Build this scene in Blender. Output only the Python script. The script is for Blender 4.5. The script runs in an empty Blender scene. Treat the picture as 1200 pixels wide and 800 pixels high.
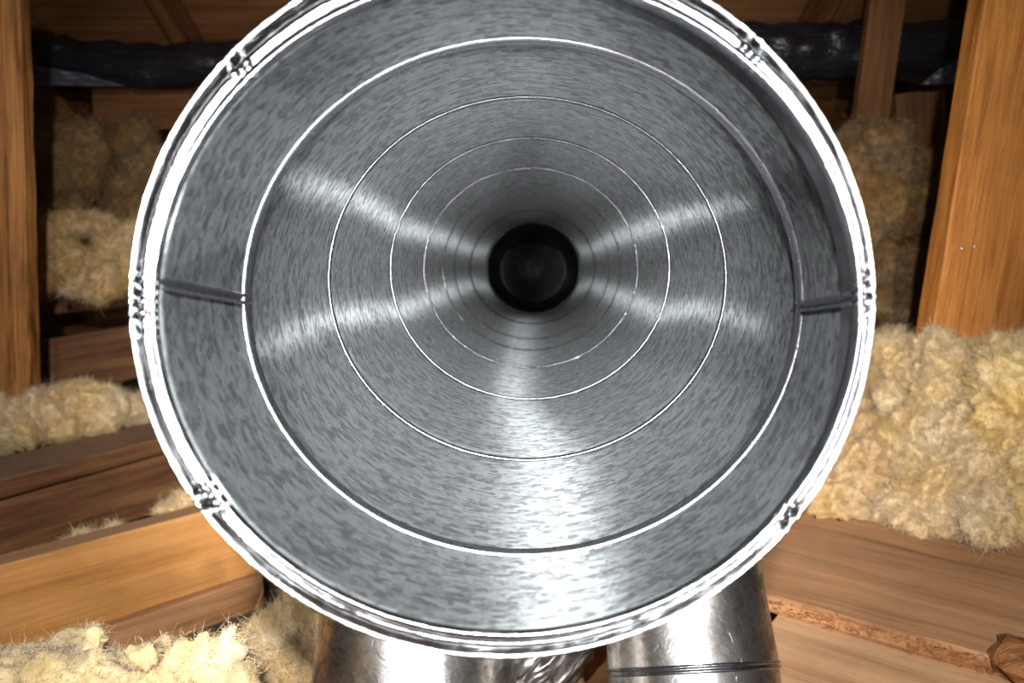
import bpy, bmesh, math, random
import numpy as np
from mathutils import Vector, Matrix, noise
random.seed(7)
rng = np.random.default_rng(7)
S = bpy.context.scene
COL = S.collection
PI = math.pi

# ------------------------------------------------------------------ camera, world, light, exposure
F = 933.0                      # focal length in pixels of the 1200 px wide frame
PITCH = math.radians(9.5)
CP, SP = math.cos(PITCH), math.sin(PITCH)
cd = bpy.data.cameras.new('camera'); cam = bpy.data.objects.new('camera', cd); COL.objects.link(cam)
cam.location = (0, 0, 0); cam.rotation_euler = (PI/2 - PITCH, 0, 0)
cd.sensor_width = 36; cd.lens = 36*F/1200; cd.clip_start = .01; cd.clip_end = 50
cd.dof.use_dof = True; cd.dof.focus_distance = .62; cd.dof.aperture_fstop = 8.5
S.camera = cam
S.view_settings.view_transform = 'Standard'; S.view_settings.look = 'None'
S.view_settings.exposure = 0.0; S.view_settings.gamma = 1; S.view_settings.use_curve_mapping = False
w = bpy.data.worlds.new('attic_air'); S.world = w; w.use_nodes = True
w.node_tree.nodes['Background'].inputs[0].default_value = (1.0, .93, .85, 1)
w.node_tree.nodes['Background'].inputs[1].default_value = .03

def lamp(name, loc, target, energy, size, color=(1, 1, 1), spread=180):
    l = bpy.data.lights.new(name, 'AREA'); l.shape = 'DISK'; l.size = size; l.energy = energy; l.color = color
    l.spread = math.radians(spread)
    o = bpy.data.objects.new(name, l); COL.objects.link(o); o.location = loc
    o.rotation_euler = (Vector(target) - Vector(loc)).to_track_quat('-Z', 'Y').to_euler()
    return o
lamp('flash_lamp_top', (0.0, -.17, .212), (0, 1.5, -.15), 24, .03)
for lx, lz, e in ((-.178, .066, 3.4), (.158, .066, 3.4), (-.178, -.092, 3.4), (.158, -.092, 3.4)):
    lamp('streak_lamp_side', (lx, -.05, lz), (lx*.5-.01, 1.5, lz*.5-.11), e, .02, spread=62)  # added narrow lamps, placed to draw the side streaks inside the duct

# ------------------------------------------------------------------ helpers
def c2w(p):                    # camera frame (right, up, forward) -> world
    x, u, f = p
    return Vector((x, f*CP + u*SP, u*CP - f*SP))
def cam_pt(px, py, d):         # point at optical depth d
    return c2w(((px-600)/F*d, -(py-400)/F*d, d))
def at_y(px, py, y):           # point at world distance y
    v = c2w(((px-600)/F, -(py-400)/F, 1)); return v*(y/v.y)
def at_z(px, py, z):           # point on the horizontal plane z
    v = c2w(((px-600)/F, -(py-400)/F, 1)); return v*(z/v.z)

def setp(o, label=None, cat=None, group=None, kind=None):
    if label: o['label'] = label
    if cat: o['category'] = cat
    if group: o['group'] = group
    if kind: o['kind'] = kind
    return o
def empty(name, label, cat, loc=(0, 0, 0), rot=(0, 0, 0), group=None):
    o = bpy.data.objects.new(name, None); COL.objects.link(o); o.location = loc; o.rotation_euler = rot
    o.empty_display_size = .05
    return setp(o, label, cat, group)
def link(name, me, mat=None, parent=None, smooth=True):
    if mat: me.materials.append(mat)
    if smooth: me.polygons.foreach_set('use_smooth', [True]*len(me.polygons))
    o = bpy.data.objects.new(name, me); COL.objects.link(o)
    if parent:
        o.parent = parent
    return o
def from_bm(name, bm, mat=None, parent=None, smooth=False):
    me = bpy.data.meshes.new(name); bm.normal_update(); bm.to_mesh(me); bm.free()
    return link(name, me, mat, parent, smooth)

# ------------------------------------------------------------------ materials
def newmat(name):
    m = bpy.data.materials.new(name); m.use_nodes = True
    nt = m.node_tree; return m, nt, nt.nodes['Principled BSDF']
def N(nt, t, **kw):
    n = nt.nodes.new(t)
    for k, v in kw.items():
        if k in n.inputs: n.inputs[k].default_value = v
        else: setattr(n, k, v)
    return n
def ramp(nt, fac, stops):
    r = nt.nodes.new('ShaderNodeValToRGB')
    e = r.color_ramp.elements
    while len(e) < len(stops): e.new(.5)
    for el, (p, c) in zip(e, stops): el.position = p; el.color = (*c, 1) if len(c) == 3 else c
    nt.links.new(fac, r.inputs[0]); return r.outputs[0]
def g3(v): return (v, v, v)

def wood(name, light, mid, dark, dust=0.0, rough=.65, scale=1.0, bump=.35, seed=0.0, ring=1.0):
    m, nt, p = newmat(name); L = nt.links
    tc = N(nt, 'ShaderNodeTexCoord')
    mp = N(nt, 'ShaderNodeMapping'); mp.inputs['Location'].default_value = (seed, seed*1.7, seed*.6)
    mp.inputs['Scale'].default_value = (2.2*scale, 34*scale, 34*scale)
    L.new(tc.outputs['Object'], mp.inputs[0])
    n1 = N(nt, 'ShaderNodeTexNoise', Scale=1.0, Detail=6, Roughness=.6, Distortion=.6); L.new(mp.outputs[0], n1.inputs['Vector'])
    mp2 = N(nt, 'ShaderNodeMapping'); mp2.inputs['Location'].default_value = (seed*2, seed, seed)
    mp2.inputs['Scale'].default_value = (6*scale, 260*scale, 260*scale); L.new(tc.outputs['Object'], mp2.inputs[0])
    n2 = N(nt, 'ShaderNodeTexNoise', Scale=1.0, Detail=3, Roughness=.6); L.new(mp2.outputs[0], n2.inputs['Vector'])
    n3 = N(nt, 'ShaderNodeTexNoise', Scale=5.0, Detail=5, Roughness=.65); L.new(tc.outputs['Object'], n3.inputs['Vector'])
    c1 = ramp(nt, n1.outputs[0], [(.3, dark), (.48, mid), (.7, light)])
    c2 = ramp(nt, n2.outputs[0], [(.32, g3(.45)), (.5, g3(.85)), (.7, g3(1.0))])
    mx = N(nt, 'ShaderNodeMix', data_type='RGBA', blend_type='MULTIPLY'); mx.inputs[0].default_value = .6*ring
    L.new(c1, mx.inputs[6]); L.new(c2, mx.inputs[7])
    mx2 = N(nt, 'ShaderNodeMix', data_type='RGBA', blend_type='MULTIPLY'); mx2.inputs[0].default_value = .55
    L.new(mx.outputs[2], mx2.inputs[6]); L.new(ramp(nt, n3.outputs[0], [(.3, g3(.55)), (.6, g3(1))]), mx2.inputs[7])
    out = mx2.outputs[2]
    if dust > 0:
        n4 = N(nt, 'ShaderNodeTexNoise', Scale=38.0, Detail=6, Roughness=.7); L.new(tc.outputs['Object'], n4.inputs['Vector'])
        ge = N(nt, 'ShaderNodeNewGeometry'); sx = N(nt, 'ShaderNodeSeparateXYZ'); L.new(ge.outputs['Normal'], sx.inputs[0])
        mr = N(nt, 'ShaderNodeMapRange'); mr.inputs[1].default_value = .5; mr.inputs[2].default_value = .95
        L.new(sx.outputs['Z'], mr.inputs[0])
        mul = N(nt, 'ShaderNodeMath', operation='MULTIPLY'); L.new(mr.outputs[0], mul.inputs[0])
        d = ramp(nt, n4.outputs[0], [(.3, g3(dust*.5)), (.7, g3(dust))]); L.new(d, mul.inputs[1])
        mx3 = N(nt, 'ShaderNodeMix', data_type='RGBA'); L.new(mul.outputs[0], mx3.inputs[0])
        L.new(out, mx3.inputs[6]); mx3.inputs[7].default_value = (.33, .215, .145, 1); out = mx3.outputs[2]
    L.new(out, p.inputs['Base Color'])
    p.inputs['Roughness'].default_value = rough; p.inputs['Specular IOR Level'].default_value = .35
    b = N(nt, 'ShaderNodeBump', Strength=bump, Distance=.002); L.new(n2.outputs[0], b.inputs['Height'])
    b2 = N(nt, 'ShaderNodeBump', Strength=bump, Distance=.004); L.new(n1.outputs[0], b2.inputs['Height']); L.new(b.outputs[0], b2.inputs['Normal'])
    L.new(b2.outputs[0], p.inputs['Normal'])
    return m
M = {}
M['post'] = wood('orange_fir', (.74, .30, .065), (.62, .225, .04), (.40, .125, .02), scale=2.3, bump=.7, rough=.6)
M['post_rough'] = wood('rough_sawn_fir', (.70, .31, .09), (.46, .18, .04), (.12, .036, .009), scale=1.6, bump=1.0, rough=.55, seed=3)
M['joist'] = wood('golden_fir', (.74, .35, .11), (.68, .305, .085), (.52, .215, .055), dust=.8, bump=.25, seed=5, ring=.6)
M['joist_old'] = wood('aged_fir', (.33, .15, .06), (.22, .09, .035), (.10, .035, .014), dust=.9, bump=.4, seed=9)
M['board'] = wood('worn_flat_board', (.70, .37, .175), (.56, .275, .12), (.30, .125, .045), dust=.25, bump=.3, seed=12, ring=.8)
M['board_pale'] = wood('pale_flat_board', (.86, .52, .27), (.76, .43, .21), (.50, .24, .10), dust=.3, bump=.3, seed=17, ring=.8)
M['rafter'] = wood('roof_fir', (.26, .11, .032), (.185, .072, .02), (.08, .03, .008), bump=.3, seed=21)
M['deck'] = wood('roof_plywood', (.34, .15, .055), (.25, .105, .034), (.14, .055, .017), bump=.2, seed=27, ring=.6)
M['split'] = wood('splintered_wood', (.50, .22, .075), (.30, .115, .035), (.10, .036, .012), bump=1.0, seed=31, scale=1.5)

def metal(name, base, rough, aniso, spangle=1.0, bump=.15, uv=True, cells=260.0):
    m, nt, p = newmat(name); L = nt.links
    tc = N(nt, 'ShaderNodeTexCoord'); src = tc.outputs['UV'] if uv else tc.outputs['Object']
    mp = N(nt, 'ShaderNodeMapping'); mp.inputs['Scale'].default_value = (.5, 1, 1); L.new(src, mp.inputs[0])
    vo = N(nt, 'ShaderNodeTexNoise', Scale=cells, Detail=4, Roughness=.6, Distortion=1.2); L.new(mp.outputs[0], vo.inputs['Vector'])
    v2 = N(nt, 'ShaderNodeTexVoronoi', Scale=cells*.9, Randomness=1.0); L.new(mp.outputs[0], v2.inputs['Vector'])
    sp = N(nt, 'ShaderNodeSeparateColor'); L.new(v2.outputs['Color'], sp.inputs[0])
    mix = N(nt, 'ShaderNodeMath', operation='MULTIPLY_ADD'); L.new(sp.outputs[0], mix.inputs[0]); mix.inputs[1].default_value = .35; L.new(vo.outputs[0], mix.inputs[2])
    lo, hi = [tuple(b*(1-.42*spangle) for b in base), tuple(min(1, b*(1+.25*spangle)) for b in base)]
    L.new(ramp(nt, mix.outputs[0], [(.48, lo), (.84, hi)]), p.inputs['Base Color'])
    rr = N(nt, 'ShaderNodeMapRange'); L.new(mix.outputs[0], rr.inputs[0]); rr.inputs[1].default_value = .3; rr.inputs[2].default_value = 1.0
    rr.inputs[3].default_value = rough*1.15; rr.inputs[4].default_value = rough*.8; L.new(rr.outputs[0], p.inputs['Roughness'])
    p.inputs['Metallic'].default_value = 1
    if aniso:
        p.inputs['Anisotropic'].default_value = aniso
        tg = N(nt, 'ShaderNodeTangent', direction_type='UV_MAP'); L.new(tg.outputs[0], p.inputs['Tangent'])
        p.inputs['Anisotropic Rotation'].default_value = ANI_ROT
    b = N(nt, 'ShaderNodeBump', Strength=bump, Distance=.001); L.new(mix.outputs[0], b.inputs['Height']); L.new(b.outputs[0], p.inputs['Normal'])
    if aniso:          # rolled sheet: broad scatter along the duct, tight around it
        g = N(nt, 'ShaderNodeBsdfAnisotropic', distribution='GGX', Roughness=AR, Anisotropy=AA)
        L.new(p.inputs['Base Color'].links[0].from_socket, g.inputs['Color']); L.new(tg.outputs[0], g.inputs['Tangent']); L.new(b.outputs[0], g.inputs['Normal'])
        ms = N(nt, 'ShaderNodeMixShader'); ms.inputs[0].default_value = AM
        g0 = N(nt, 'ShaderNodeBsdfAnisotropic', distribution='GGX', Anisotropy=0.0); L.new(p.inputs['Base Color'].links[0].from_socket, g0.inputs['Color'])
        L.new(rr.outputs[0], g0.inputs['Roughness']); L.new(b.outputs[0], g0.inputs['Normal']); L.new(g0.outputs[0], ms.inputs[1]); L.new(g.outputs[0], ms.inputs[2]); L.new(ms.outputs[0], nt.nodes['Material Output'].inputs[0])
    return m
ANI_ROT = 0.0
AR, AA, AM = .26, .9, .10
M['galv'] = metal('galvanised_steel', (.150, .160, .163), .80, .01, spangle=1.35, cells=300.0, bump=.05)
M['rim'] = metal('bright_galvanised_rim', (.30, .305, .315), .18, 0, spangle=.5, bump=.3, cells=180)
M['dull'] = metal('deep_shade_steel', (.09, .09, .09), .35, 0)  # far steel darkened: shade deep in the duct is in its colour
M['bead'] = metal('bright_bead', (.27, .275, .29), .30, 0, spangle=.2)
M['leg'] = metal('mottled_galvanised', (.52, .49, .46), .33, 0, spangle=1.1, bump=.35, cells=90)
M['wrap'], nt, p = newmat('black_plastic_wrap')
p.inputs['Base Color'].default_value = (.012, .011, .014, 1); p.inputs['Roughness'].default_value = .3
nn = N(nt, 'ShaderNodeTexNoise', Scale=14.0, Detail=4); b = N(nt, 'ShaderNodeBump', Strength=.6, Distance=.02)
nt.links.new(nn.outputs[0], b.inputs['Height']); nt.links.new(b.outputs[0], p.inputs['Normal'])
M['foil'], nt, p = newmat('dull_foil'); p.inputs['Metallic'].default_value = .6
p.inputs['Base Color'].default_value = (.16, .15, .18, 1); p.inputs['Roughness'].default_value = .4
M['steel'], nt, p = newmat('staple_steel'); p.inputs['Metallic'].default_value = 1
p.inputs['Base Color'].default_value = (.8, .8, .8, 1); p.inputs['Roughness'].default_value = .35
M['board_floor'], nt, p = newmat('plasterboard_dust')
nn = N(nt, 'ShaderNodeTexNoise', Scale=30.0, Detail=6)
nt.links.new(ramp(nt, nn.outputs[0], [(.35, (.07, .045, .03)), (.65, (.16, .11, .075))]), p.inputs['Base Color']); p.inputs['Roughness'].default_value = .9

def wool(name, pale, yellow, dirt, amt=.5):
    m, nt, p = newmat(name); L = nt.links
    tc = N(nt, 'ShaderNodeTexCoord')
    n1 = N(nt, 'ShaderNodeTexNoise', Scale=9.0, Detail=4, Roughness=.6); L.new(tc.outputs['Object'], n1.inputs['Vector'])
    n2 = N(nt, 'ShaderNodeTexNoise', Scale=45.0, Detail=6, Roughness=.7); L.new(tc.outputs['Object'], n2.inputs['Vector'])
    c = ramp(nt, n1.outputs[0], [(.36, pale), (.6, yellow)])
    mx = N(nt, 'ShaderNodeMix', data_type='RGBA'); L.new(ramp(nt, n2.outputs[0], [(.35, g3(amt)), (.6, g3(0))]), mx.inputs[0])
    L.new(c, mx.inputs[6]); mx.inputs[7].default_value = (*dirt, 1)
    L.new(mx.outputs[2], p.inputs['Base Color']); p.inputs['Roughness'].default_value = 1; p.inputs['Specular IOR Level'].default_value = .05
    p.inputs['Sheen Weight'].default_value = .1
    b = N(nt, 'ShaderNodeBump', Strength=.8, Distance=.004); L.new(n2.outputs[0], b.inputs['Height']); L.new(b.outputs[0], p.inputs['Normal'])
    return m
M['wool'] = wool('glass_wool', (.66, .48, .27), (.62, .40, .13), (.34, .19, .08))
M['wool_pale'] = wool('pale_glass_wool', (.86, .70, .46), (.84, .61, .28), (.48, .30, .14), .55)
M['wool_yellow'] = wool('yellow_glass_wool', (.88, .72, .44), (.88, .64, .24), (.5, .32, .14), .4)
M['wool_near'] = wool('near_glass_wool', (.44, .36, .25), (.45, .335, .15), (.28, .19, .10), .4)
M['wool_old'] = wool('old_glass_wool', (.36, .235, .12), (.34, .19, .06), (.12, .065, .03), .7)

# ------------------------------------------------------------------ boards
def board(name, label, cat, p0, p1, wdt, thk, up=(0, 0, 1), mat='joist', kind=None, group=None, top=True, rough=.0012, seg=24, parent=None):
    """straight sawn board from p0 to p1 (centre of its top edge line when top, else its axis)"""
    p0, p1 = Vector(p0), Vector(p1); ax = (p1-p0); Ln = ax.length; ax.normalize()
    up = Vector(up); up = (up - ax*up.dot(ax)).normalized(); sd = up.cross(ax)
    bm = bmesh.new(); ns = 3
    rnd = random.Random(int(abs(p0.x*1000)+abs(p1.y*777)))
    b = min(.003, wdt*.1, thk*.1)
    prof = []
    for (sx, sz) in ((-1, -1), (1, -1), (1, 1), (-1, 1)):
        cx, cz = sx*wdt/2, sz*thk/2
        e1 = (cx - (b*sx if (sx*sz > 0) else 0), cz - (0 if sx*sz > 0 else b*sz)); e2 = (cx - (0 if sx*sz > 0 else b*sx), cz - (b*sz if sx*sz > 0 else 0))
        pts = [(cx-b*sx, cz), (cx, cz-b*sz)]
        if (sx, sz) in ((-1, -1), (1, 1)): prof += [pts[1], pts[0]] if (sx, sz) == (-1, -1) else [pts[1], pts[0]]
        else: prof += [pts[0], pts[1]]
    rings = []
    for i in range(seg+1):
        x = Ln*i/seg - Ln/2; r = []
        bow = noise.noise(Vector((x*2.1, p0.x*9, p0.y*7)))*rough*1.5
        for j, (a, c) in enumerate(prof):
            q = noise.noise(Vector((x*14, j*3.1, p0.x*5)))*rough
            r.append(bm.verts.new((x, a+bow+q*np.sign(a), c+q*np.sign(c))))
        rings.append(r)
    for i in range(seg):
        for j in range(8):
            k = (j+1) % 8; bm.faces.new((rings[i][j], rings[i+1][j], rings[i+1][k], rings[i][k]))
    bm.faces.new(rings[0]); bm.faces.new(rings[-1][::-1]); bmesh.ops.recalc_face_normals(bm, faces=bm.faces)
    o = from_bm(name, bm, M[mat], parent)
    mid = (p0+p1)/2 - (up*thk/2 if top else Vector((0, 0, 0)))
    mw = Matrix.Identity(4)
    for i in range(3): mw[i][0], mw[i][1], mw[i][2] = ax[i], sd[i], up[i]
    mw.translation = mid; o.matrix_world = mw
    return setp(o, label, cat, group, kind)

GZ = -.5        # level of the joist tops
# ------------------------------------------------------------------ setting: ceiling board below the joists, roof
bm = bmesh.new(); bmesh.ops.create_grid(bm, x_segments=30, y_segments=30, size=3.2)
for v in bm.verts: v.co.z += .004*noise.noise(v.co*3)
o = from_bm('floor', bm, M['board_floor']); o.location = (0, 2.6, -.70); setp(o, kind='structure')
# roof deck: sheets rising towards the viewer
def roof_z(y): return 2.2 - .5*y
dirv = Vector((0, 1, -.5)).normalized()
o = setp(bpy.data.objects.new('ceiling', None), kind='structure'); COL.objects.link(o); roof = o
k = 0
for i in range(-3, 4):
    for j in range(5):
        y0 = .4 + j*1.0; y1 = y0+.985; x0 = i*1.2 + (.6 if j % 2 else 0)
        bm = bmesh.new()
        for (x, y) in ((x0, y0), (x0+1.19, y0), (x0+1.19, y1), (x0, y1)):
            bm.verts.new((x, y, roof_z(y)+.01)); 
        for (x, y) in ((x0, y0), (x0+1.19, y0), (x0+1.19, y1), (x0, y1)):
            bm.verts.new((x, y, roof_z(y)+.028))
        v = list(bm.verts)
        for f in ((0, 3, 2, 1), (4, 5, 6, 7), (0, 1, 5, 4), (1, 2, 6, 5), (2, 3, 7, 6), (3, 0, 4, 7)): bm.faces.new([v[q] for q in f])
        from_bm('plywood_sheet', bm, M['deck'], roof)
x = -2.9; n = 0
raf = ['roof rafter sloping down beside the left post', 'roof rafter sloping across the top left corner', 'roof rafter left of the round duct opening', 'roof rafter above the left of the duct', 'roof rafter above the middle of the duct', 'roof rafter above the right of the duct', 'roof rafter just right of the duct rim', 'roof rafter behind the thin brace', 'roof rafter beside the right post', 'roof rafter behind the right post']
for n in range(9):
    x = -2.3 + n*.56
    board('rafter', raf[n] + ', brown sawn fir', 'rafter', (x, .9, roof_z(.9)), (x, 4.5, roof_z(4.5)), .04, .14, up=(0, .5, 1), mat='rafter', seg=8)

# ------------------------------------------------------------------ joists and boards on the left
jd = Vector((.77, .64, 0)).normalized()
a0, a1 = at_z(0, 663, GZ), at_z(245, 598, GZ); jd = (a1-a0).normalized(); jn = Vector((-jd.y, jd.x, 0))
def joist(p0, p1, *a, **k): return board('joist', *a, **k)
p0 = a0 - jd*.25 + jn*.021; p1 = a1 + jd*.55 + jn*.021
board('ceiling_joist', 'golden fir joist with dusty top crossing the lower left, nearest beam', 'joist', p0, p1, .042, .138, mat='joist')
# set-back board below it
q1 = at_z(342, 700, GZ-.142)
pA = a0 - jd*.1 + jn*.012 - Vector((0, 0, .1385)); L_ = (q1-pA).dot(jd)
board('support_block', 'dull brown board tucked below the golden joist', 'board', pA, pA+jd*L_, .05, .061, mat='board')
# second joist with flat board on it
b0, b1 = at_z(0, 562, GZ+.02), at_z(195, 512, GZ+.02); bd = (b1-b0).normalized(); bn = Vector((-bd.y, bd.x, 0))
board('flat_board', 'flat grey brown board below the loose wool on the left', 'board', b0-bd*.3+bn*.07, b1+bd*.7+bn*.07, .14, .036, mat='joist_old')
board('ceiling_joist', 'dark knotty joist under the flat grey brown board', 'joist', b0-bd*.3+bn*.05-Vector((0, 0, .037)), b1+bd*.7+bn*.05-Vector((0, 0, .037)), .04, .135, mat='joist_old')
# third member behind the wool
c0, c1 = at_y(30, 402, 2.05), at_y(160, 380, 2.25); cdv = (c1-c0).normalized()
board('ceiling_joist', 'brown joist lying behind the loose wool beside the left post', 'joist', c0-cdv*.5, c1+cdv*.8, .04, .15, mat='joist_old')
c0, c1 = at_y(30, 352, 2.5), at_y(160, 340, 2.6); cdv = (c1-c0).normalized()
board('ceiling_joist', 'far dim joist below the folded batts at left', 'joist', c0-cdv*.5, c1+cdv*.8, .04, .05, mat='joist_old')

# ------------------------------------------------------------------ posts
pt, pb = at_y(20, -40, 1.62), at_y(35, 455, 1.62)
dn = (pb-pt).normalized(); pb2 = pb + dn*.12
board('wood_post', 'rough sawn orange post at the left edge, standing in the wool', 'post', pb2 + Vector((-.07, .02, 0)), pt + Vector((-.07, .02, 0)), .14, .04, up=(0, -1, 0), mat='post_rough', top=False, rough=.003, seg=60)
yb = 1.42
eb, et = at_y(1089, 402, yb), at_y(1160, -30, yb)
ax = (et-eb).normalized()
wv = Vector((.97, .10, 0)).normalized()
post = board('wood_post', 'thick smooth orange post at the right edge, above the wool pile', 'post', eb - ax*.35 + wv*.1 + Vector((0, .028, 0)), et + ax*.12 + wv*.1 + Vector((0, .028, 0)), .2, .05, up=(0.12, -1, 0), mat='post', top=False, rough=.0015, seg=40)
for px, py in ((1127, 291), (1142, 289)):
    bm = bmesh.new(); bmesh.ops.create_uvsphere(bm, u_segments=10, v_segments=6, radius=.0032)
    o = from_bm('nail_head', bm, M['steel'], post, True)
    wp = at_y(px, py, yb); o.matrix_parent_inverse = post.matrix_world.inverted()
    # seat it on the front face
    nrm = post.matrix_world.to_3x3() @ Vector((0, 0, 1)); c = post.matrix_world.translation + nrm*.0245
    r = wp.normalized(); o.location = r*(c.dot(nrm)/r.dot(nrm))
# thin brace
t0, t1 = at_y(1047, -60, 2.44), at_y(1015, 175, 2.44); dv = (t1-t0).normalized()
board('wood_brace', 'thin dark brown brace hanging between duct and right post', 'brace', t1, t0-dv*.4, .1, .038, up=(0, -1, 0), mat='rafter', top=False)
# short timbers behind
board('truss_block', 'short brown timber behind the wool, left of the duct rim', 'timber', at_y(110, 98, 2.95), at_y(300, 98, 2.95), .04, .16, mat='rafter')
board('truss_block', 'dim diagonal brown timber behind the left wool', 'timber', at_y(40, 100, 3.05), at_y(190, 270, 3.05), .10, .04, up=(0, -1, 0), mat='rafter', top=False)
board('truss_block', 'dark upright timber behind the wool beside the right post', 'timber', at_y(1075, 108, 2.7), at_y(1078, 190, 2.7), .16, .05, up=(0, -1, 0), mat='rafter', top=False)
board('truss_beam', 'long dim beam low across the back of the attic', 'beam', at_y(-100, 250, 3.3), at_y(1400, 245, 3.3), .06, .5, mat='rafter', seg=8)

# ------------------------------------------------------------------ boards on the right
e0, e1 = at_z(903, 697, GZ), at_z(1200, 779, GZ); ed = (e1-e0).normalized(); en = Vector((-ed.y, ed.x, 0))
Wd = .47
top = board('wide_board', 'wide worn brown board with splintered front edge at lower right', 'board', e0-ed*.42+en*Wd/2, e1+ed*.5+en*Wd/2, Wd, .026, mat='board', rough=.003, seg=60)
ez = GZ-.024
board('wide_board', 'paler board lying lower, in front of the splintered edge', 'board', at_z(898, 706, ez)-en*.13+ed*.02, e1+ed*.5-en*.13-Vector((0, 0, .024)), .25, .03, mat='board_pale', rough=.002, seg=40)
board('ceiling_joist', 'joist carrying the wide boards below the right branch duct', 'joist', Vector((.25, .55, -.555)), Vector((.55, 1.55, -.555)), .05, .14, mat='joist_old')
board('ceiling_joist', 'joist carrying the wide boards out to the right', 'joist', Vector((.75, .5, -.555)), Vector((1.05, 1.5, -.555)), .05, .14, mat='joist_old')
board('low_board', 'dirty brown board lying between the two branch ducts', 'board', at_z(540, 830, -.56)-Vector((.1, 0, 0)), at_z(760, 740, -.56)+Vector((.1, .12, 0)), .30, .03, mat='board', rough=.003)
# broken stub
bm = bmesh.new(); st0 = at_z(1162, 775, ez+.004)
sd_ = Vector((.55, -.75, 0)).normalized(); sn = Vector((-sd_.y, sd_.x, 0))
for i in range(13):
    t = i/12
    for j in range(8):
        a = 2*PI*j/8
        r = .016*(1.0+.5*noise.noise(Vector((t*9, j*1.3, 2))))*(.5 if i == 0 else 1)
        pth = st0 + sd_*(t*.17 + .012*noise.noise(Vector((j*2.2, 0, 5)))*(i == 0)) + sn*(math.cos(a)*r*2.4) + Vector((0, 0, .02+math.sin(a)*r*1.2))
        bm.verts.new(pth)
vs = list(bm.verts)
for i in range(12):
    for j in range(8): bm.faces.new((vs[i*8+j], vs[i*8+(j+1) % 8], vs[(i+1)*8+(j+1) % 8], vs[(i+1)*8+j]))
bm.faces.new(vs[:8][::-1]); bm.faces.new(vs[-8:]); bmesh.ops.recalc_face_normals(bm, faces=bm.faces)
setp(from_bm('broken_stub', bm, M['split']), 'splintered wood stub at the bottom right corner', 'wood')
# splintery fringe along the front edge of the wide board
V, Fc = [], []
bm = bmesh.new()
for i in range(420):
    t = rng.random(); base = e0.lerp(e1, t*1.1-.05) + Vector((0, 0, -.002-.02*rng.random())) - en*.0015
    d = (ed*rng.normal(.0, 1) + Vector((0, 0, rng.normal(0, .5))) - en*rng.random()*.3).normalized()*rng.uniform(.004, .014)
    wv_ = Vector((0, 0, .0005+.0007*rng.random()))
    a = bm.verts.new(base-wv_); b_ = bm.verts.new(base+wv_); c = bm.verts.new(base+d-en*.001)
    bm.faces.new((a, b_, c))
o = from_bm('splinter_fringe', bm, M['split']); setp(o, kind='stuff'); o.parent = top; o.matrix_parent_inverse = top.matrix_world.inverted()

# ------------------------------------------------------------------ main duct
# stations: pixel centre, half axes in pixels, depth
ST = [  # cx, cy, rx, ry, depth
    (594, 357, 411, 384, .3405),
    (613, 347.5, 325, 300.5, .4306),
    (618, 326, 232, 212, .603),
    (621, 314.5, 163, 152.5, .8586),
    (622, 313.5, 125, 116.5, 1.12),
    (623, 313, 104, 97, 1.346),
    (623, 313, 91, 84, 1.54),
    (624, 313, 73, 66, 1.90),
    (625, 314, 55.5, 54.5, 2.50),
]
NS = 288
AXD = np.array((.029, .0965, 1.0)); AXD /= np.linalg.norm(AXD)      # duct axis in the camera frame
def frame(A):
    X = np.array((1.0, 0, -A[0]/A[2])); X /= np.linalg.norm(X); return X, np.cross(A, X), A
def fit_ring(s, fr):      # ring square to the local duct axis whose outline meets the given pixel extents
    cx, cy, rx, ry, d = s; XD, YD, A = fr
    def fit(hi, lo, cs, sn):
        b = (hi-lo)*d/(2*cs+(hi+lo)*sn); return hi*d-hi*b*sn-b*cs, b
    x, a = fit((cx+rx-600)/F, (cx-rx-600)/F, XD[0], -XD[2])
    y, b = fit(-(cy-ry-400)/F, -(cy+ry-400)/F, YD[1], -YD[2])
    return np.array((x, y, d)), a, b
FRM = {s[4]: frame(AXD) for s in ST}
for _ in range(3):
    cen_ = [fit_ring(s, FRM[s[4]])[0] for s in ST]
    for k_, s in enumerate(ST):
        A = cen_[k_] - np.array((.005, .006, 0)) if k_ < 3 else AXD
        FRM[s[4]] = frame(A/np.linalg.norm(A))
def st_cam(s):
    fr = FRM.get(s[4]) or (FRM[.3405] if s[4] < .36 else frame(AXD))
    c, a, b = fit_ring(s, fr); return (c, fr), a, b
def mixc(p, q, t):
    c = p[0]*(1-t)+q[0]*t; A = p[1][2]*(1-t)+q[1][2]*t; return (c, frame(A/np.linalg.norm(A)))
def shift(p, dz): return (p[0]+p[1][2]*dz, p[1])
def cw(P): return np.stack([P[:, 0], P[:, 2]*CP+P[:, 1]*SP, P[:, 1]*CP-P[:, 2]*SP], 1)
def ring_pts(cf, a, b, n=NS):
    th = np.arange(n)/n*2*PI; c, (XD, YD, _) = cf
    return cw(c[None, :] + a*np.cos(th)[:, None]*XD[None, :] + b*np.sin(th)[:, None]*YD[None, :])
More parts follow.
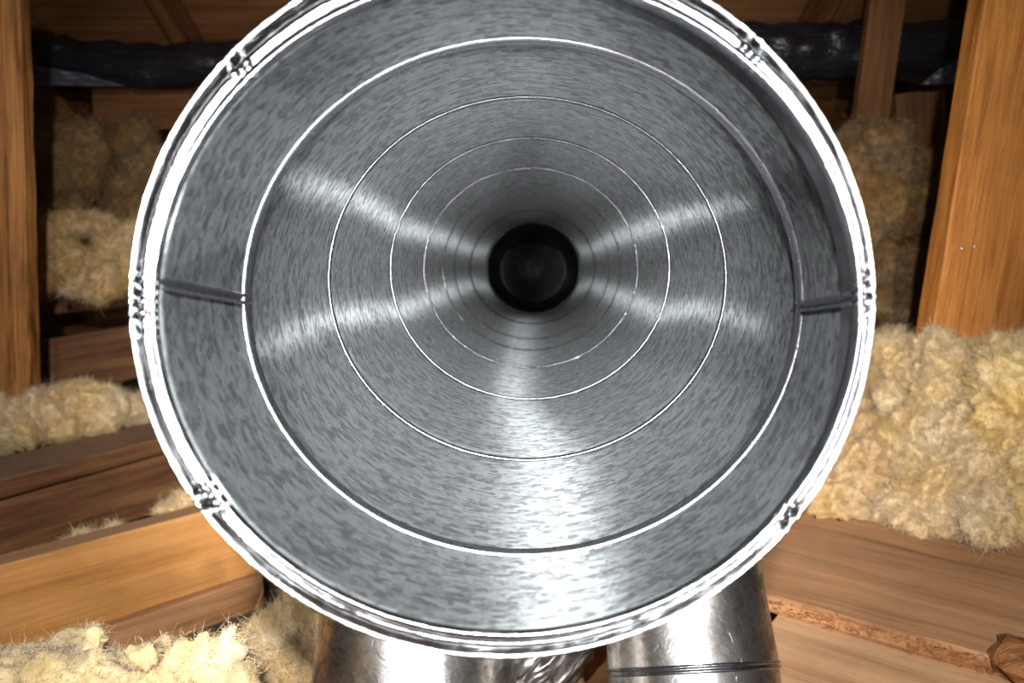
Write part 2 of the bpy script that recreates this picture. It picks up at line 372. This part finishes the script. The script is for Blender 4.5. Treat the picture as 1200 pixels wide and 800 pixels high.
def loft(name, rings, mat, parent, closed=False, smooth=True, uvs=True, loopdir=1, vstart=0.0):
    n = len(rings[0]); m = len(rings); V = np.concatenate(rings)
    faces = []; uv = []
    vs = [vstart]
    for i in range(1, m): vs.append(vs[-1]+float(np.linalg.norm(rings[i]-rings[i-1], axis=1).mean()))
    mm = m if closed else m-1
    for i in range(mm):
        i2 = (i+1) % m; v0 = vs[i]; v1 = vs[i+1] if i+1 < m else vs[i]+.002
        for j in range(n):
            k = (j+1) % n
            faces.append((i*n+j, i*n+k, i2*n+k, i2*n+j))
            u0 = j/n*.94; u1 = (j+1)/n*.94
            uv += [u0, v0, u1, v0, u1, v1, u0, v1]
    me = bpy.data.meshes.new(name); me.from_pydata(V.tolist(), [], faces)
    l = me.uv_layers.new(name='UVMap'); l.data.foreach_set('uv', uv)
    me.update()
    bm = bmesh.new(); bm.from_mesh(me); bmesh.ops.recalc_face_normals(bm, faces=bm.faces); bm.to_mesh(me); bm.free()
    return link(name, me, mat, parent, smooth)

duct = empty('round_duct', 'large galvanised round duct with its open end facing the viewer', 'duct', loc=c2w((0, -.16, .42)))
INV = Matrix.Translation(duct.location).inverted()
def dpart(o): o.matrix_parent_inverse = INV; return o
TH = .0012
for i in range(len(ST)-1):
    c0, a0_, b0_ = st_cam(ST[i]); c1, a1_, b1_ = st_cam(ST[i+1])
    rings = []
    m = 14
    for q in range(m+1):
        t = q/m; rings.append(ring_pts(mixc(c0, c1, t), a0_*(1-t)+a1_*t, b0_*(1-t)+b1_*t))
    for q in range(m, -1, -1):
        t = q/m; rings.append(ring_pts(mixc(c0, c1, t), a0_*(1-t)+a1_*t+TH, b0_*(1-t)+b1_*t+TH))
    dpart(loft('duct_section', rings, M['galv'], duct, closed=True))
# joint beads between sections: double rolled ridge standing into the duct
for i in range(1, len(ST)):
    c1, a1_, b1_ = st_cam(ST[i]); cp = 0
    wd = .0046 if i == 1 else .0026; hh = .0018 if i == 1 else .0009
    if i > 4: wd, hh = .003, .0008
    prof = []
    for s_ in range(-10, 11):
        z = s_/10*wd
        h = hh*(max(0, math.cos((z/wd+.5)*PI))**.8 if z < 0 else max(0, math.cos((z/wd-.5)*PI))**.8) if abs(z) < wd*.999 else 0
        h = h if h == h else 0
        prof.append((z, h))
    rings = [ring_pts(shift(c1, z), a1_-h-.0001, b1_-h-.0001) for z, h in prof]
    rings += [ring_pts(shift(c1, z), a1_+TH+h+.0001, b1_+TH+h+.0001) for z, h in prof[::-1]]
    dpart(loft('joint_bead', rings, M['bead'], duct, closed=True))
# rim collar: rolled inner hem, groove, bead, conical flat and outer hem
INN = (594, 357, 411, 384, .3405); OUT = (588, 349, 438, 423, .354)
ci, ai, bi = st_cam(INN); co, ao, bo = st_cam(OUT)
CR = [180, 137, 48, 2, -38, 214]      # crimped places, degrees
def rim_ring(t, h, rad=0.0, wav=0.0):
    n = 720; th = np.arange(n)/n*2*PI
    c, (XD, YD, AX) = mixc(ci, co, t); a = ai*(1-t)+ao*t+rad; b = bi*(1-t)+bo*t+rad
    hz = np.zeros(n); rr = np.zeros(n)
    deg = np.degrees(th)
    for k_, cdeg in enumerate(CR):
        dd = (deg-cdeg+180) % 360-180
        wdt = 5.0 if cdeg in (180, 2) else 2.6
        env = np.exp(-(dd/wdt)**4)
        fr = 3.2 if cdeg in (180, 2) else 2.2
        hz += env*np.sin(dd*fr+t*9+k_)*.0014
        rr += env*np.sin(dd*fr*1.3+t*7)*.0006
    nz = np.array([noise.noise(Vector((math.cos(x)*9, math.sin(x)*9, t*2.0))) + .5*noise.noise(Vector((math.cos(x)*30, math.sin(x)*30, t*5+3))) for x in th])
    h = h + (hz + nz*.0006)*wav; rr = rr*wav
    return cw(c[None, :] + ((a+rr)*np.cos(th))[:, None]*XD[None, :] + ((b+rr)*np.sin(th))[:, None]*YD[None, :] - (h*np.ones(n))[:, None]*AX[None, :])
R = []
R.append(rim_ring(0, -.002, -.0003))
for k in range(7): a = k/6*PI; R.append(rim_ring(.11-.11*math.cos(a), .0025*math.sin(a)+.000, wav=.2))
R.append(rim_ring(.27, -.002, wav=.5)); R.append(rim_ring(.32, -.0018, wav=.8))
for k in range(7): a = k/6*PI; R.append(rim_ring(.45-.10*math.cos(a), .0018*math.sin(a)-.0005, wav=1))
for t in (.6, .68, .76, .84): R.append(rim_ring(t, -.001, wav=1.0))
for k in range(7): a = k/6*PI*1.15; R.append(rim_ring(.94-.06*math.cos(a), .0014*math.sin(a)-.0006, wav=.4))
R.append(rim_ring(.97, -.006)); R.append(rim_ring(.80, -.012)); R.append(rim_ring(.4, -.016)); R.append(rim_ring(0, -.020, .0016))
n = 720
dpart(loft('rim_collar', R, M['rim'], duct, closed=True))
# side seams in the first section
def seam(d0, d1):
    c0, a0_, b0_ = st_cam(ST[0]); c1, a1_, b1_ = st_cam(ST[1]); rows = []
    m = 60
    cross = [(-.0036, .0001), (-.0030, .0012), (-.0022, .0014), (-.0014, .0003), (0, .0001), (.0008, .0004), (.0015, .0017), (.0024, .0018), (.0032, .0001)]
    for i in range(m+1):
        t = .02+i/m*.96; th = math.radians(d0*(1-t)+d1*t); c, (XD, YD, _) = mixc(c0, c1, t); a = a0_*(1-t)+a1_*t; b = b0_*(1-t)+b1_*t
        row = []
        for (s_, h) in cross:
            th2 = th+s_/.15; h2 = h*(1+.45*math.sin(i*1.7)*(1 if s_ > -.001 else .3))*1.5 + .0002*noise.noise(Vector((i*.7, s_*900, d0)))
            row.append(np.array(c2w(c + (a-h2)*math.cos(th2)*XD + (b-h2)*math.sin(th2)*YD)))
        rows.append(row)
    me = bpy.data.meshes.new('side_seam'); nc = len(cross)
    V = [tuple(v) for r in rows for v in r]
    Fa = [(i*nc+j, i*nc+j+1, (i+1)*nc+j+1, (i+1)*nc+j) for i in range(m) for j in range(nc-1)]
    me.from_pydata(V, [], Fa); l = me.uv_layers.new(name='UVMap')
    l.data.foreach_set('uv', [x for f in Fa for v in f for x in (V[v][0], V[v][1])])
    dpart(link('side_seam', me, M['bead'], duct))
seam(175.5, 180); seam(2.0, -1.5)
# far end: reducing collar, narrower pipe and end cap
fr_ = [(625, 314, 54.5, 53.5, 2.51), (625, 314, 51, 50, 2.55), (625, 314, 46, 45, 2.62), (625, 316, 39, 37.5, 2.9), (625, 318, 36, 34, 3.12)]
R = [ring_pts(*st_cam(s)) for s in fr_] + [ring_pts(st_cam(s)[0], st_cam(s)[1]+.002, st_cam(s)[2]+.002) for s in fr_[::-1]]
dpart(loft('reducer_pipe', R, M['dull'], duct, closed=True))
for s in ((625, 316, 38, 36.5, 2.98),):
    c, a, b = st_cam(s)
    R = [ring_pts(shift(c, .006*math.cos(k/6*2*PI)), a-.002*(1+math.sin(k/6*2*PI)), b-.002*(1+math.sin(k/6*2*PI))) for k in range(6)]
    dpart(loft('joint_bead', R, M['dull'], duct, closed=True))
c, a, b = st_cam((625, 318, 36, 34, 3.12))
R = [ring_pts(c, a, b), ring_pts(c, a*.5, b*.5), ring_pts(c, .001, .001)]
dpart(loft('end_cap', R, M['wrap'], duct))

# ------------------------------------------------------------------ branch ducts
def tube(name, pts, rads, mat, parent, n=96, wob=0.0, pleat=0.0):
    rings = []; up = Vector((0, -1, 0.3)).normalized()
    for i, (p, r) in enumerate(zip(pts, rads)):
        p = Vector(p); t = (Vector(pts[min(i+1, len(pts)-1)])-Vector(pts[max(i-1, 0)])).normalized()
        s = t.cross(up).normalized(); u = s.cross(t)
        R_ = []
        for j in range(n):
            a = 2*PI*j/n; rr = r + wob*noise.noise(Vector((math.cos(a)*2.2, math.sin(a)*2.2, i*.35+p.x*3))) + pleat*noise.noise(Vector((math.cos(a)*6, math.sin(a)*6, i*.12)))
            R_.append(p + (s*math.cos(a)+u*math.sin(a))*rr)
        rings.append(np.array([tuple(v) for v in R_]))
    return loft(name, rings, mat, parent)
def line(p0, p1, m): return [Vector(p0).lerp(Vector(p1), i/m) for i in range(m+1)]
# right one
def leg(label, top_, bot_, r, beads, seam_ang=None, taper=.985, wob=.0015):
    e = empty('branch_duct', label, 'duct', loc=bot_); inv = Matrix.Translation(Vector(bot_)).inverted()
    pts = line(top_, bot_, 24)
    o = tube('duct_pipe', pts, [r*(taper+(1-taper)*i/24) for i in range(25)], M['leg'], e, wob=wob); o.matrix_parent_inverse = inv
    ax_ = (Vector(bot_)-Vector(top_)).normalized()
    for t in beads:
        c = Vector(top_).lerp(Vector(bot_), t); rb = r*(taper+(1-taper)*t)+.0004
        pr = [(-.004, 0), (-.003, .0022), (-.0018, .0024), (-.0006, .0006), (.0006, .0006), (.0018, .0024), (.003, .0022), (.004, 0)]
        o = tube('joint_bead', [c+ax_*z for z, h in pr], [rb+h for z, h in pr], M['bead'], e); o.matrix_parent_inverse = inv
    if seam_ang is not None:
        up = Vector((0, -1, .3)).normalized(); s = ax_.cross(up).normalized(); u = s.cross(ax_)
        m = 40; V = []; Fa = []
        for i in range(m+1):
            c = Vector(top_).lerp(Vector(bot_), i/m); rb = r*(taper+(1-taper)*i/m)
            for (ds, h) in ((-.004, .0004), (-.003, .0024), (.003, .0024), (.004, .0004)):
                a = seam_ang+ds/r; V.append(c+(s*math.cos(a)+u*math.sin(a))*(rb+h))
        Fa = [(i*4+j, i*4+j+1, (i+1)*4+j+1, (i+1)*4+j) for i in range(m) for j in range(3)]
        me = bpy.data.meshes.new('lock_seam'); me.from_pydata([tuple(v) for v in V], [], Fa)
        l = me.uv_layers.new(name='UVMap'); l.data.foreach_set('uv', [x for f in Fa for v in f for x in (V[v][0], V[v][2])])
        o = link('lock_seam', me, M['leg'], e); o.matrix_parent_inverse = inv
    return e
bR = cam_pt(811, 783, .80); rR = 98/F*.80
dR = Vector((.05, -.53, -.85)).normalized()
leg('right branch duct with one bead, dropping from under the large duct', bR - dR*.24, bR + dR*.10, rR, (.24/.34,), seam_ang=None)
bL = cam_pt(488, 783, .80); rL = 118/F*.80
dL = Vector((-.02, -.45, -.88)).normalized()
leg('left branch duct of mottled metal, dropping from under the large duct', bL - dL*.22, bL + dL*.10, rL, (.1,), seam_ang=None)
# foil tail between them
tp = [cam_pt(655, 730, .9), cam_pt(628, 770, .86), cam_pt(590, 800, .84), cam_pt(545, 850, .82)]
pts = []
for i in range(3): pts += [tp[i].lerp(tp[i+1], k/10) for k in range(10)]
o = tube('foil_sleeve', pts, [.045]*len(pts), M['leg'], None, n=160, wob=.004, pleat=.012)
setp(o, 'crumpled foil sleeve leaning against the left branch duct', 'sleeve')

# ------------------------------------------------------------------ dark wrapped duct at the back
def wrap_duct(label, pts_, r):
    pts = []
    for i in range(len(pts_)-1): pts += [Vector(pts_[i]).lerp(Vector(pts_[i+1]), k/16) for k in range(16)]
    pts.append(Vector(pts_[-1]))
    o = tube('wrapped_duct', pts, [r*(1+.05*math.sin(i*1.9)) for i in range(len(pts))], M['wrap'], None, n=40, wob=.02)
    return setp(o, label, 'duct')
wrap_duct('black wrapped duct hanging across the back behind the left post', [at_y(-80, 60, 2.7), at_y(150, 78, 2.7), at_y(400, 74, 2.7), at_y(560, 76, 2.7)], .068)
wrap_duct('black wrapped duct running behind the thin brace on the right', [at_y(700, 70, 2.6), at_y(900, 62, 2.6), at_y(1050, 60, 2.6), at_y(1300, 55, 2.6)], .085)
def flap(label, pix, y):
    bm = bmesh.new(); nu, nv = 14, 8; A, B, C_, D = [at_y(px, py, y) for px, py in pix]; g = []
    for i in range(nu+1):
        r = []
        for j in range(nv+1):
            p = A.lerp(B, i/nu).lerp(D.lerp(C_, i/nu), j/nv); p = p + Vector((0, -1, 0))*.03*noise.noise(Vector((i*.5, j*.5, y*9)))
            r.append(bm.verts.new(p))
        g.append(r)
    for i in range(nu):
        for j in range(nv): bm.faces.new((g[i][j], g[i+1][j], g[i+1][j+1], g[i][j+1]))
    o = from_bm('foil_flap', bm, M['foil'], None, True); sm = o.modifiers.new('thickness', 'SOLIDIFY'); sm.thickness = .002
    setp(o, label, 'foil')
flap('dull foil flap under the black duct behind left post', [(20, 72), (95, 86), (150, 101), (20, 101)], 2.6)
flap('dull foil flap under the black duct beside right post', [(1095, 85), (1135, 62), (1135, 98), (1078, 100)], 2.45)

# ------------------------------------------------------------------ glass wool
def wool_batt(label, lumps, mat='wool', vox=.008, amp=.02, freq=14, fib=9000, flen=.0068, name='insulation_batt', floor=None, fine=.005, group=None, fw=.00027):
    """lumps: (centre, (rx, ry, rz), rotz) merged, roughened and covered in loose fibres"""
    bm = bmesh.new()
    for c, r, rz in lumps:
        m4 = Matrix.Translation(c) @ Matrix.Rotation(rz, 4, 'Z') @ Matrix.Diagonal((*r, 1))
        bmesh.ops.create_icosphere(bm, subdivisions=4, radius=1, matrix=m4)
    me = bpy.data.meshes.new('tmp'); bm.to_mesh(me); bm.free()
    o = bpy.data.objects.new('tmp', me); COL.objects.link(o)
    rm = o.modifiers.new('r', 'REMESH'); rm.mode = 'VOXEL'; rm.voxel_size = vox
    sm = o.modifiers.new('s', 'SMOOTH'); sm.iterations = 6; sm.factor = .6
    dg = bpy.context.evaluated_depsgraph_get(); me2 = bpy.data.meshes.new_from_object(o.evaluated_get(dg))
    bpy.data.objects.remove(o); 
    nv = len(me2.vertices); co = np.empty(nv*3); no = np.empty(nv*3)
    me2.vertices.foreach_get('co', co); me2.vertices.foreach_get('normal', no); co = co.reshape(-1, 3); no = no.reshape(-1, 3)
    dsp = np.empty(nv)
    for i in range(nv):
        p = Vector(co[i])
        wv = noise.noise_vector(p*freq*.5)*.04
        q = p+wv
        a = noise.noise(q*freq); b = noise.noise(q*freq*2.1); b2 = noise.noise(q*freq*4.3+Vector((7, 3, 1))); c = noise.noise(p*freq*8); d2 = noise.noise(p*freq*17)
        dsp[i] = amp*(1.3*a - 1.2*abs(b) + .7*b2 + .4) + fine*c + fine*.6*d2
    co = co + no*dsp[:, None]
    if floor is not None: co[:, 2] = np.maximum(co[:, 2], floor)
    ctr = Vector(co.mean(0)); ctr.z = float(co[:, 2].min())
    co -= np.array(ctr); me2.vertices.foreach_set('co', co.ravel()); me2.update()
    me2.materials.clear()
    root = empty(name, label, 'insulation', loc=ctr, group=group)
    body = link('wool_body', me2, M[mat], root)
    # fibres
    npol = len(me2.polygons); ar = np.empty(npol); me2.polygons.foreach_get('area', ar)
    cen = np.empty(npol*3); me2.polygons.foreach_get('center', cen); cen = cen.reshape(-1, 3)
    pn = np.empty(npol*3); me2.polygons.foreach_get('normal', pn); pn = pn.reshape(-1, 3)
    wc = cen + np.array(ctr); face = (pn*(-wc)).sum(1) > -.25*np.linalg.norm(wc, axis=1)
    pr = ar*face; pr /= pr.sum()
    fib = int(fib*3.0)
    idx = rng.choice(npol, fib, p=pr)
    P = cen[idx] + rng.normal(0, vox*.4, (fib, 3)); Nn = pn[idx]
    D = Nn*.5 + rng.normal(0, .62, (fib, 3)); D /= np.linalg.norm(D, axis=1)[:, None]
    Lf = flen*rng.gamma(3, .33, fib)[:, None]
    C2 = rng.normal(0, .7, (fib, 3))
    A0 = P - Nn*.001; A1 = P + D*Lf*.5; A2 = P + (D+C2)*Lf
    W = np.cross(D, rng.normal(0, 1, (fib, 3))); W /= np.linalg.norm(W, axis=1)[:, None]; W *= fw
    V = np.stack([A0-W, A0+W, A1-W*.8, A1+W*.8, A2], 1).reshape(-1, 3)
    b5 = np.arange(fib)[:, None]*5
    tri = np.concatenate([b5+np.array([[0, 1, 3]]), b5+np.array([[0, 3, 2]]), b5+np.array([[2, 3, 4]])], 1).reshape(-1, 3)
    fm = bpy.data.meshes.new('loose_fibres'); fm.vertices.add(len(V)); fm.vertices.foreach_set('co', V.ravel())
    fm.loops.add(tri.size); fm.loops.foreach_set('vertex_index', tri.ravel()); fm.polygons.add(len(tri))
    fm.polygons.foreach_set('loop_start', np.arange(len(tri))*3); fm.polygons.foreach_set('loop_total', np.full(len(tri), 3)); fm.update()
    f = link('loose_fibres', fm, M[mat], root, False); f['kind'] = 'stuff'
    return root
def LP(px, py, y, rpx, asp=(1, 1, 1), rz=0.0):
    c = at_y(px, py, y); r = rpx/F*y/CP
    return (c, (r*asp[0], r*asp[1], r*asp[2]), rz)

# right pile
wool_batt('brown shaded wool batt lying behind the rim, against the board', [
    LP(1000, 455, 1.62, 62, (1, .8, 1)), LP(990, 550, 1.34, 56), LP(1045, 430, 1.62, 40), LP(975, 595, 1.28, 34), LP(1030, 575, 1.3, 34), LP(1035, 520, 1.42, 40), LP(940, 500, 1.45, 60)], 'wool', floor=GZ+.002, fib=30000, amp=.026, freq=15, fine=.006, vox=.0055)
wool_batt('pale wool batt folded down onto the wide board, front of the right pile', [
    LP(1100, 432, 1.42, 46, (1.1, 1, .8)), LP(1060, 430, 1.48, 36), LP(1120, 470, 1.32, 46), LP(1125, 520, 1.25, 46), LP(1095, 560, 1.22, 38), LP(1080, 590, 1.19, 30), LP(1065, 520, 1.3, 34), LP(1110, 588, 1.18, 30), LP(1145, 560, 1.2, 32), LP(1143, 600, 1.14, 26, (1, 1, 1.1)), LP(1148, 622, 1.10, 20), LP(1140, 634, 1.09, 12), LP(1052, 590, 1.24, 24), LP(1085, 470, 1.38, 36)], 'wool_pale', floor=GZ+.002, fib=46000, amp=.023, freq=17, fine=.006, vox=.0055)
wool_batt('yellowish wool batt bulging at the right edge below the thick post', [
    LP(1195, 470, 1.2, 52, (1, 1, 1.2)), LP(1210, 540, 1.18, 55), LP(1215, 600, 1.16, 42), LP(1195, 420, 1.35, 36, (1.6, 1, .7)), LP(1240, 480, 1.2, 60)], 'wool_yellow', floor=GZ+.002, fib=20000, amp=.020, freq=15, fine=.006, vox=.0055)
# left, between post and rim
wool_batt('loose pale wool heaped on the flat board at the left', [
    LP(0, 492, 1.62, 36), LP(-50, 495, 1.6, 42), LP(35, 482, 1.64, 28), LP(62, 486, 1.66, 28), LP(95, 472, 1.7, 28), LP(122, 474, 1.72, 24), LP(150, 478, 1.76, 20), LP(172, 480, 1.8, 18), LP(195, 478, 1.82, 22), LP(20, 508, 1.6, 20), LP(75, 500, 1.64, 18), LP(120, 492, 1.7, 16)], 'wool_pale', fib=26000, amp=.018, floor=GZ-.03, vox=.006)
# bottom left foreground
wool_batt('near pale yellow wool with folded peaks in the bottom left corner', [
    LP(100, 806, .60, 56, (1.7, 1, .8)), LP(0, 815, .60, 56, (1.5, 1, .8)), LP(190, 806, .60, 46), LP(85, 768, .66, 26, (1.3, 1, .8)), LP(110, 750, .60, 20), LP(20, 790, .62, 40, (1.6, 1, .7)), LP(168, 768, .58, 20), LP(190, 758, .60, 11), LP(228, 775, .60, 26, (1, .6, 1.2)), LP(238, 752, .60, 13, (1.2, .6, 1.2)), LP(268, 765, .60, 20, (.6, .6, 1.8)), LP(272, 745, .60, 9, (.6, .6, 1.6)), LP(255, 805, .60, 40),
    (Vector((-.29, .60, -.475)), (.15, .09, .07), 0), (Vector((-.29, .60, -.56)), (.15, .09, .08), 0), (Vector((-.29, .60, -.64)), (.15, .1, .07), 0)], 'wool_near', vox=.004, fib=22000, amp=.008, freq=24, fine=.0025, floor=-.70, flen=.0042, fw=.00016)
wool_batt('coarse cream wool between the golden joist and left branch duct', [
    LP(325, 775, .86, 50), LP(350, 740, .90, 40), LP(350, 775, .84, 40), LP(290, 795, .86, 40), LP(368, 722, .96, 26), LP(345, 715, .98, 18)], 'wool_pale', fib=20000, amp=.010, floor=-.69, flen=.006)
wool_batt('thin scrap of wool behind the golden joist, near the left frame edge', [
    LP(105, 634, 1.2, 14, (1.8, 1, .8)), LP(132, 624, 1.24, 12), LP(85, 640, 1.18, 9)], 'wool_pale', fib=1500, amp=.006, vox=.005)
wool_batt('scrap of wool wedged behind the golden joist next to the duct rim', [
    LP(215, 588, 1.36, 10, (1.6, 1, 1)), LP(195, 597, 1.34, 8, (2, 1, .8))], 'wool_pale', fib=1200, amp=.006, vox=.005)
# background left
wool_batt('folded yellow batt on the far joist beside the left post', [
    LP(35, 285, 2.12, 20), LP(60, 272, 2.14, 17, (1.3, 1, .9)), LP(88, 263, 2.16, 15, (1.4, 1, .8)), LP(118, 262, 2.18, 15, (1.4, 1, .8)), LP(45, 312, 2.1, 24), LP(75, 300, 2.12, 20), LP(40, 336, 2.08, 16), LP(10, 300, 2.12, 34)], 'wool', fib=8000, amp=.018, vox=.008, flen=.009, fw=.0005)
wool_batt('yellow batt slumping towards the rim, in front of the folded one', [
    LP(84, 340, 1.96, 9, (1.5, 1, .8)), LP(95, 326, 1.97, 13), LP(112, 308, 1.98, 16), LP(132, 292, 2.0, 18), LP(158, 280, 2.02, 20), LP(185, 275, 2.02, 22), LP(132, 326, 1.96, 20), LP(160, 318, 1.96, 24), LP(185, 325, 1.98, 22), LP(118, 342, 1.94, 10, (2, 1, .7))], 'wool', fib=8000, amp=.016, vox=.008, flen=.009, fw=.0005)
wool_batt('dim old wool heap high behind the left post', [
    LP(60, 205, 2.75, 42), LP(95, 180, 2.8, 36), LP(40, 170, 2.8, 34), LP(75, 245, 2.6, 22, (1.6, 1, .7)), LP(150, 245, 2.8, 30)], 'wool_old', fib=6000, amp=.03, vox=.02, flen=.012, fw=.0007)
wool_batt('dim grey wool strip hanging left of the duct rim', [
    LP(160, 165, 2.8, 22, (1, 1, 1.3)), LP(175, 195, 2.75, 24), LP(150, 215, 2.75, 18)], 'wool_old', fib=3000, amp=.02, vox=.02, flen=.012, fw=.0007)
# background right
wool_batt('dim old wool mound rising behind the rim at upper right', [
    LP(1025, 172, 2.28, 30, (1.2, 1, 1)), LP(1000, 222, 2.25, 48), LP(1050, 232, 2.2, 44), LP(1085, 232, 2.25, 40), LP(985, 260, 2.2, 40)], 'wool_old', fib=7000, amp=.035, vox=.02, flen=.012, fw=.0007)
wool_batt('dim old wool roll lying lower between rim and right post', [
    LP(1050, 300, 2.3, 42, (1.5, 1, .8)), LP(1010, 320, 2.3, 34), LP(1075, 335, 2.2, 30), LP(1040, 362, 2.1, 26, (1.6, 1, .7))], 'wool_old', fib=7000, amp=.03, vox=.018, flen=.012, fw=.0007)
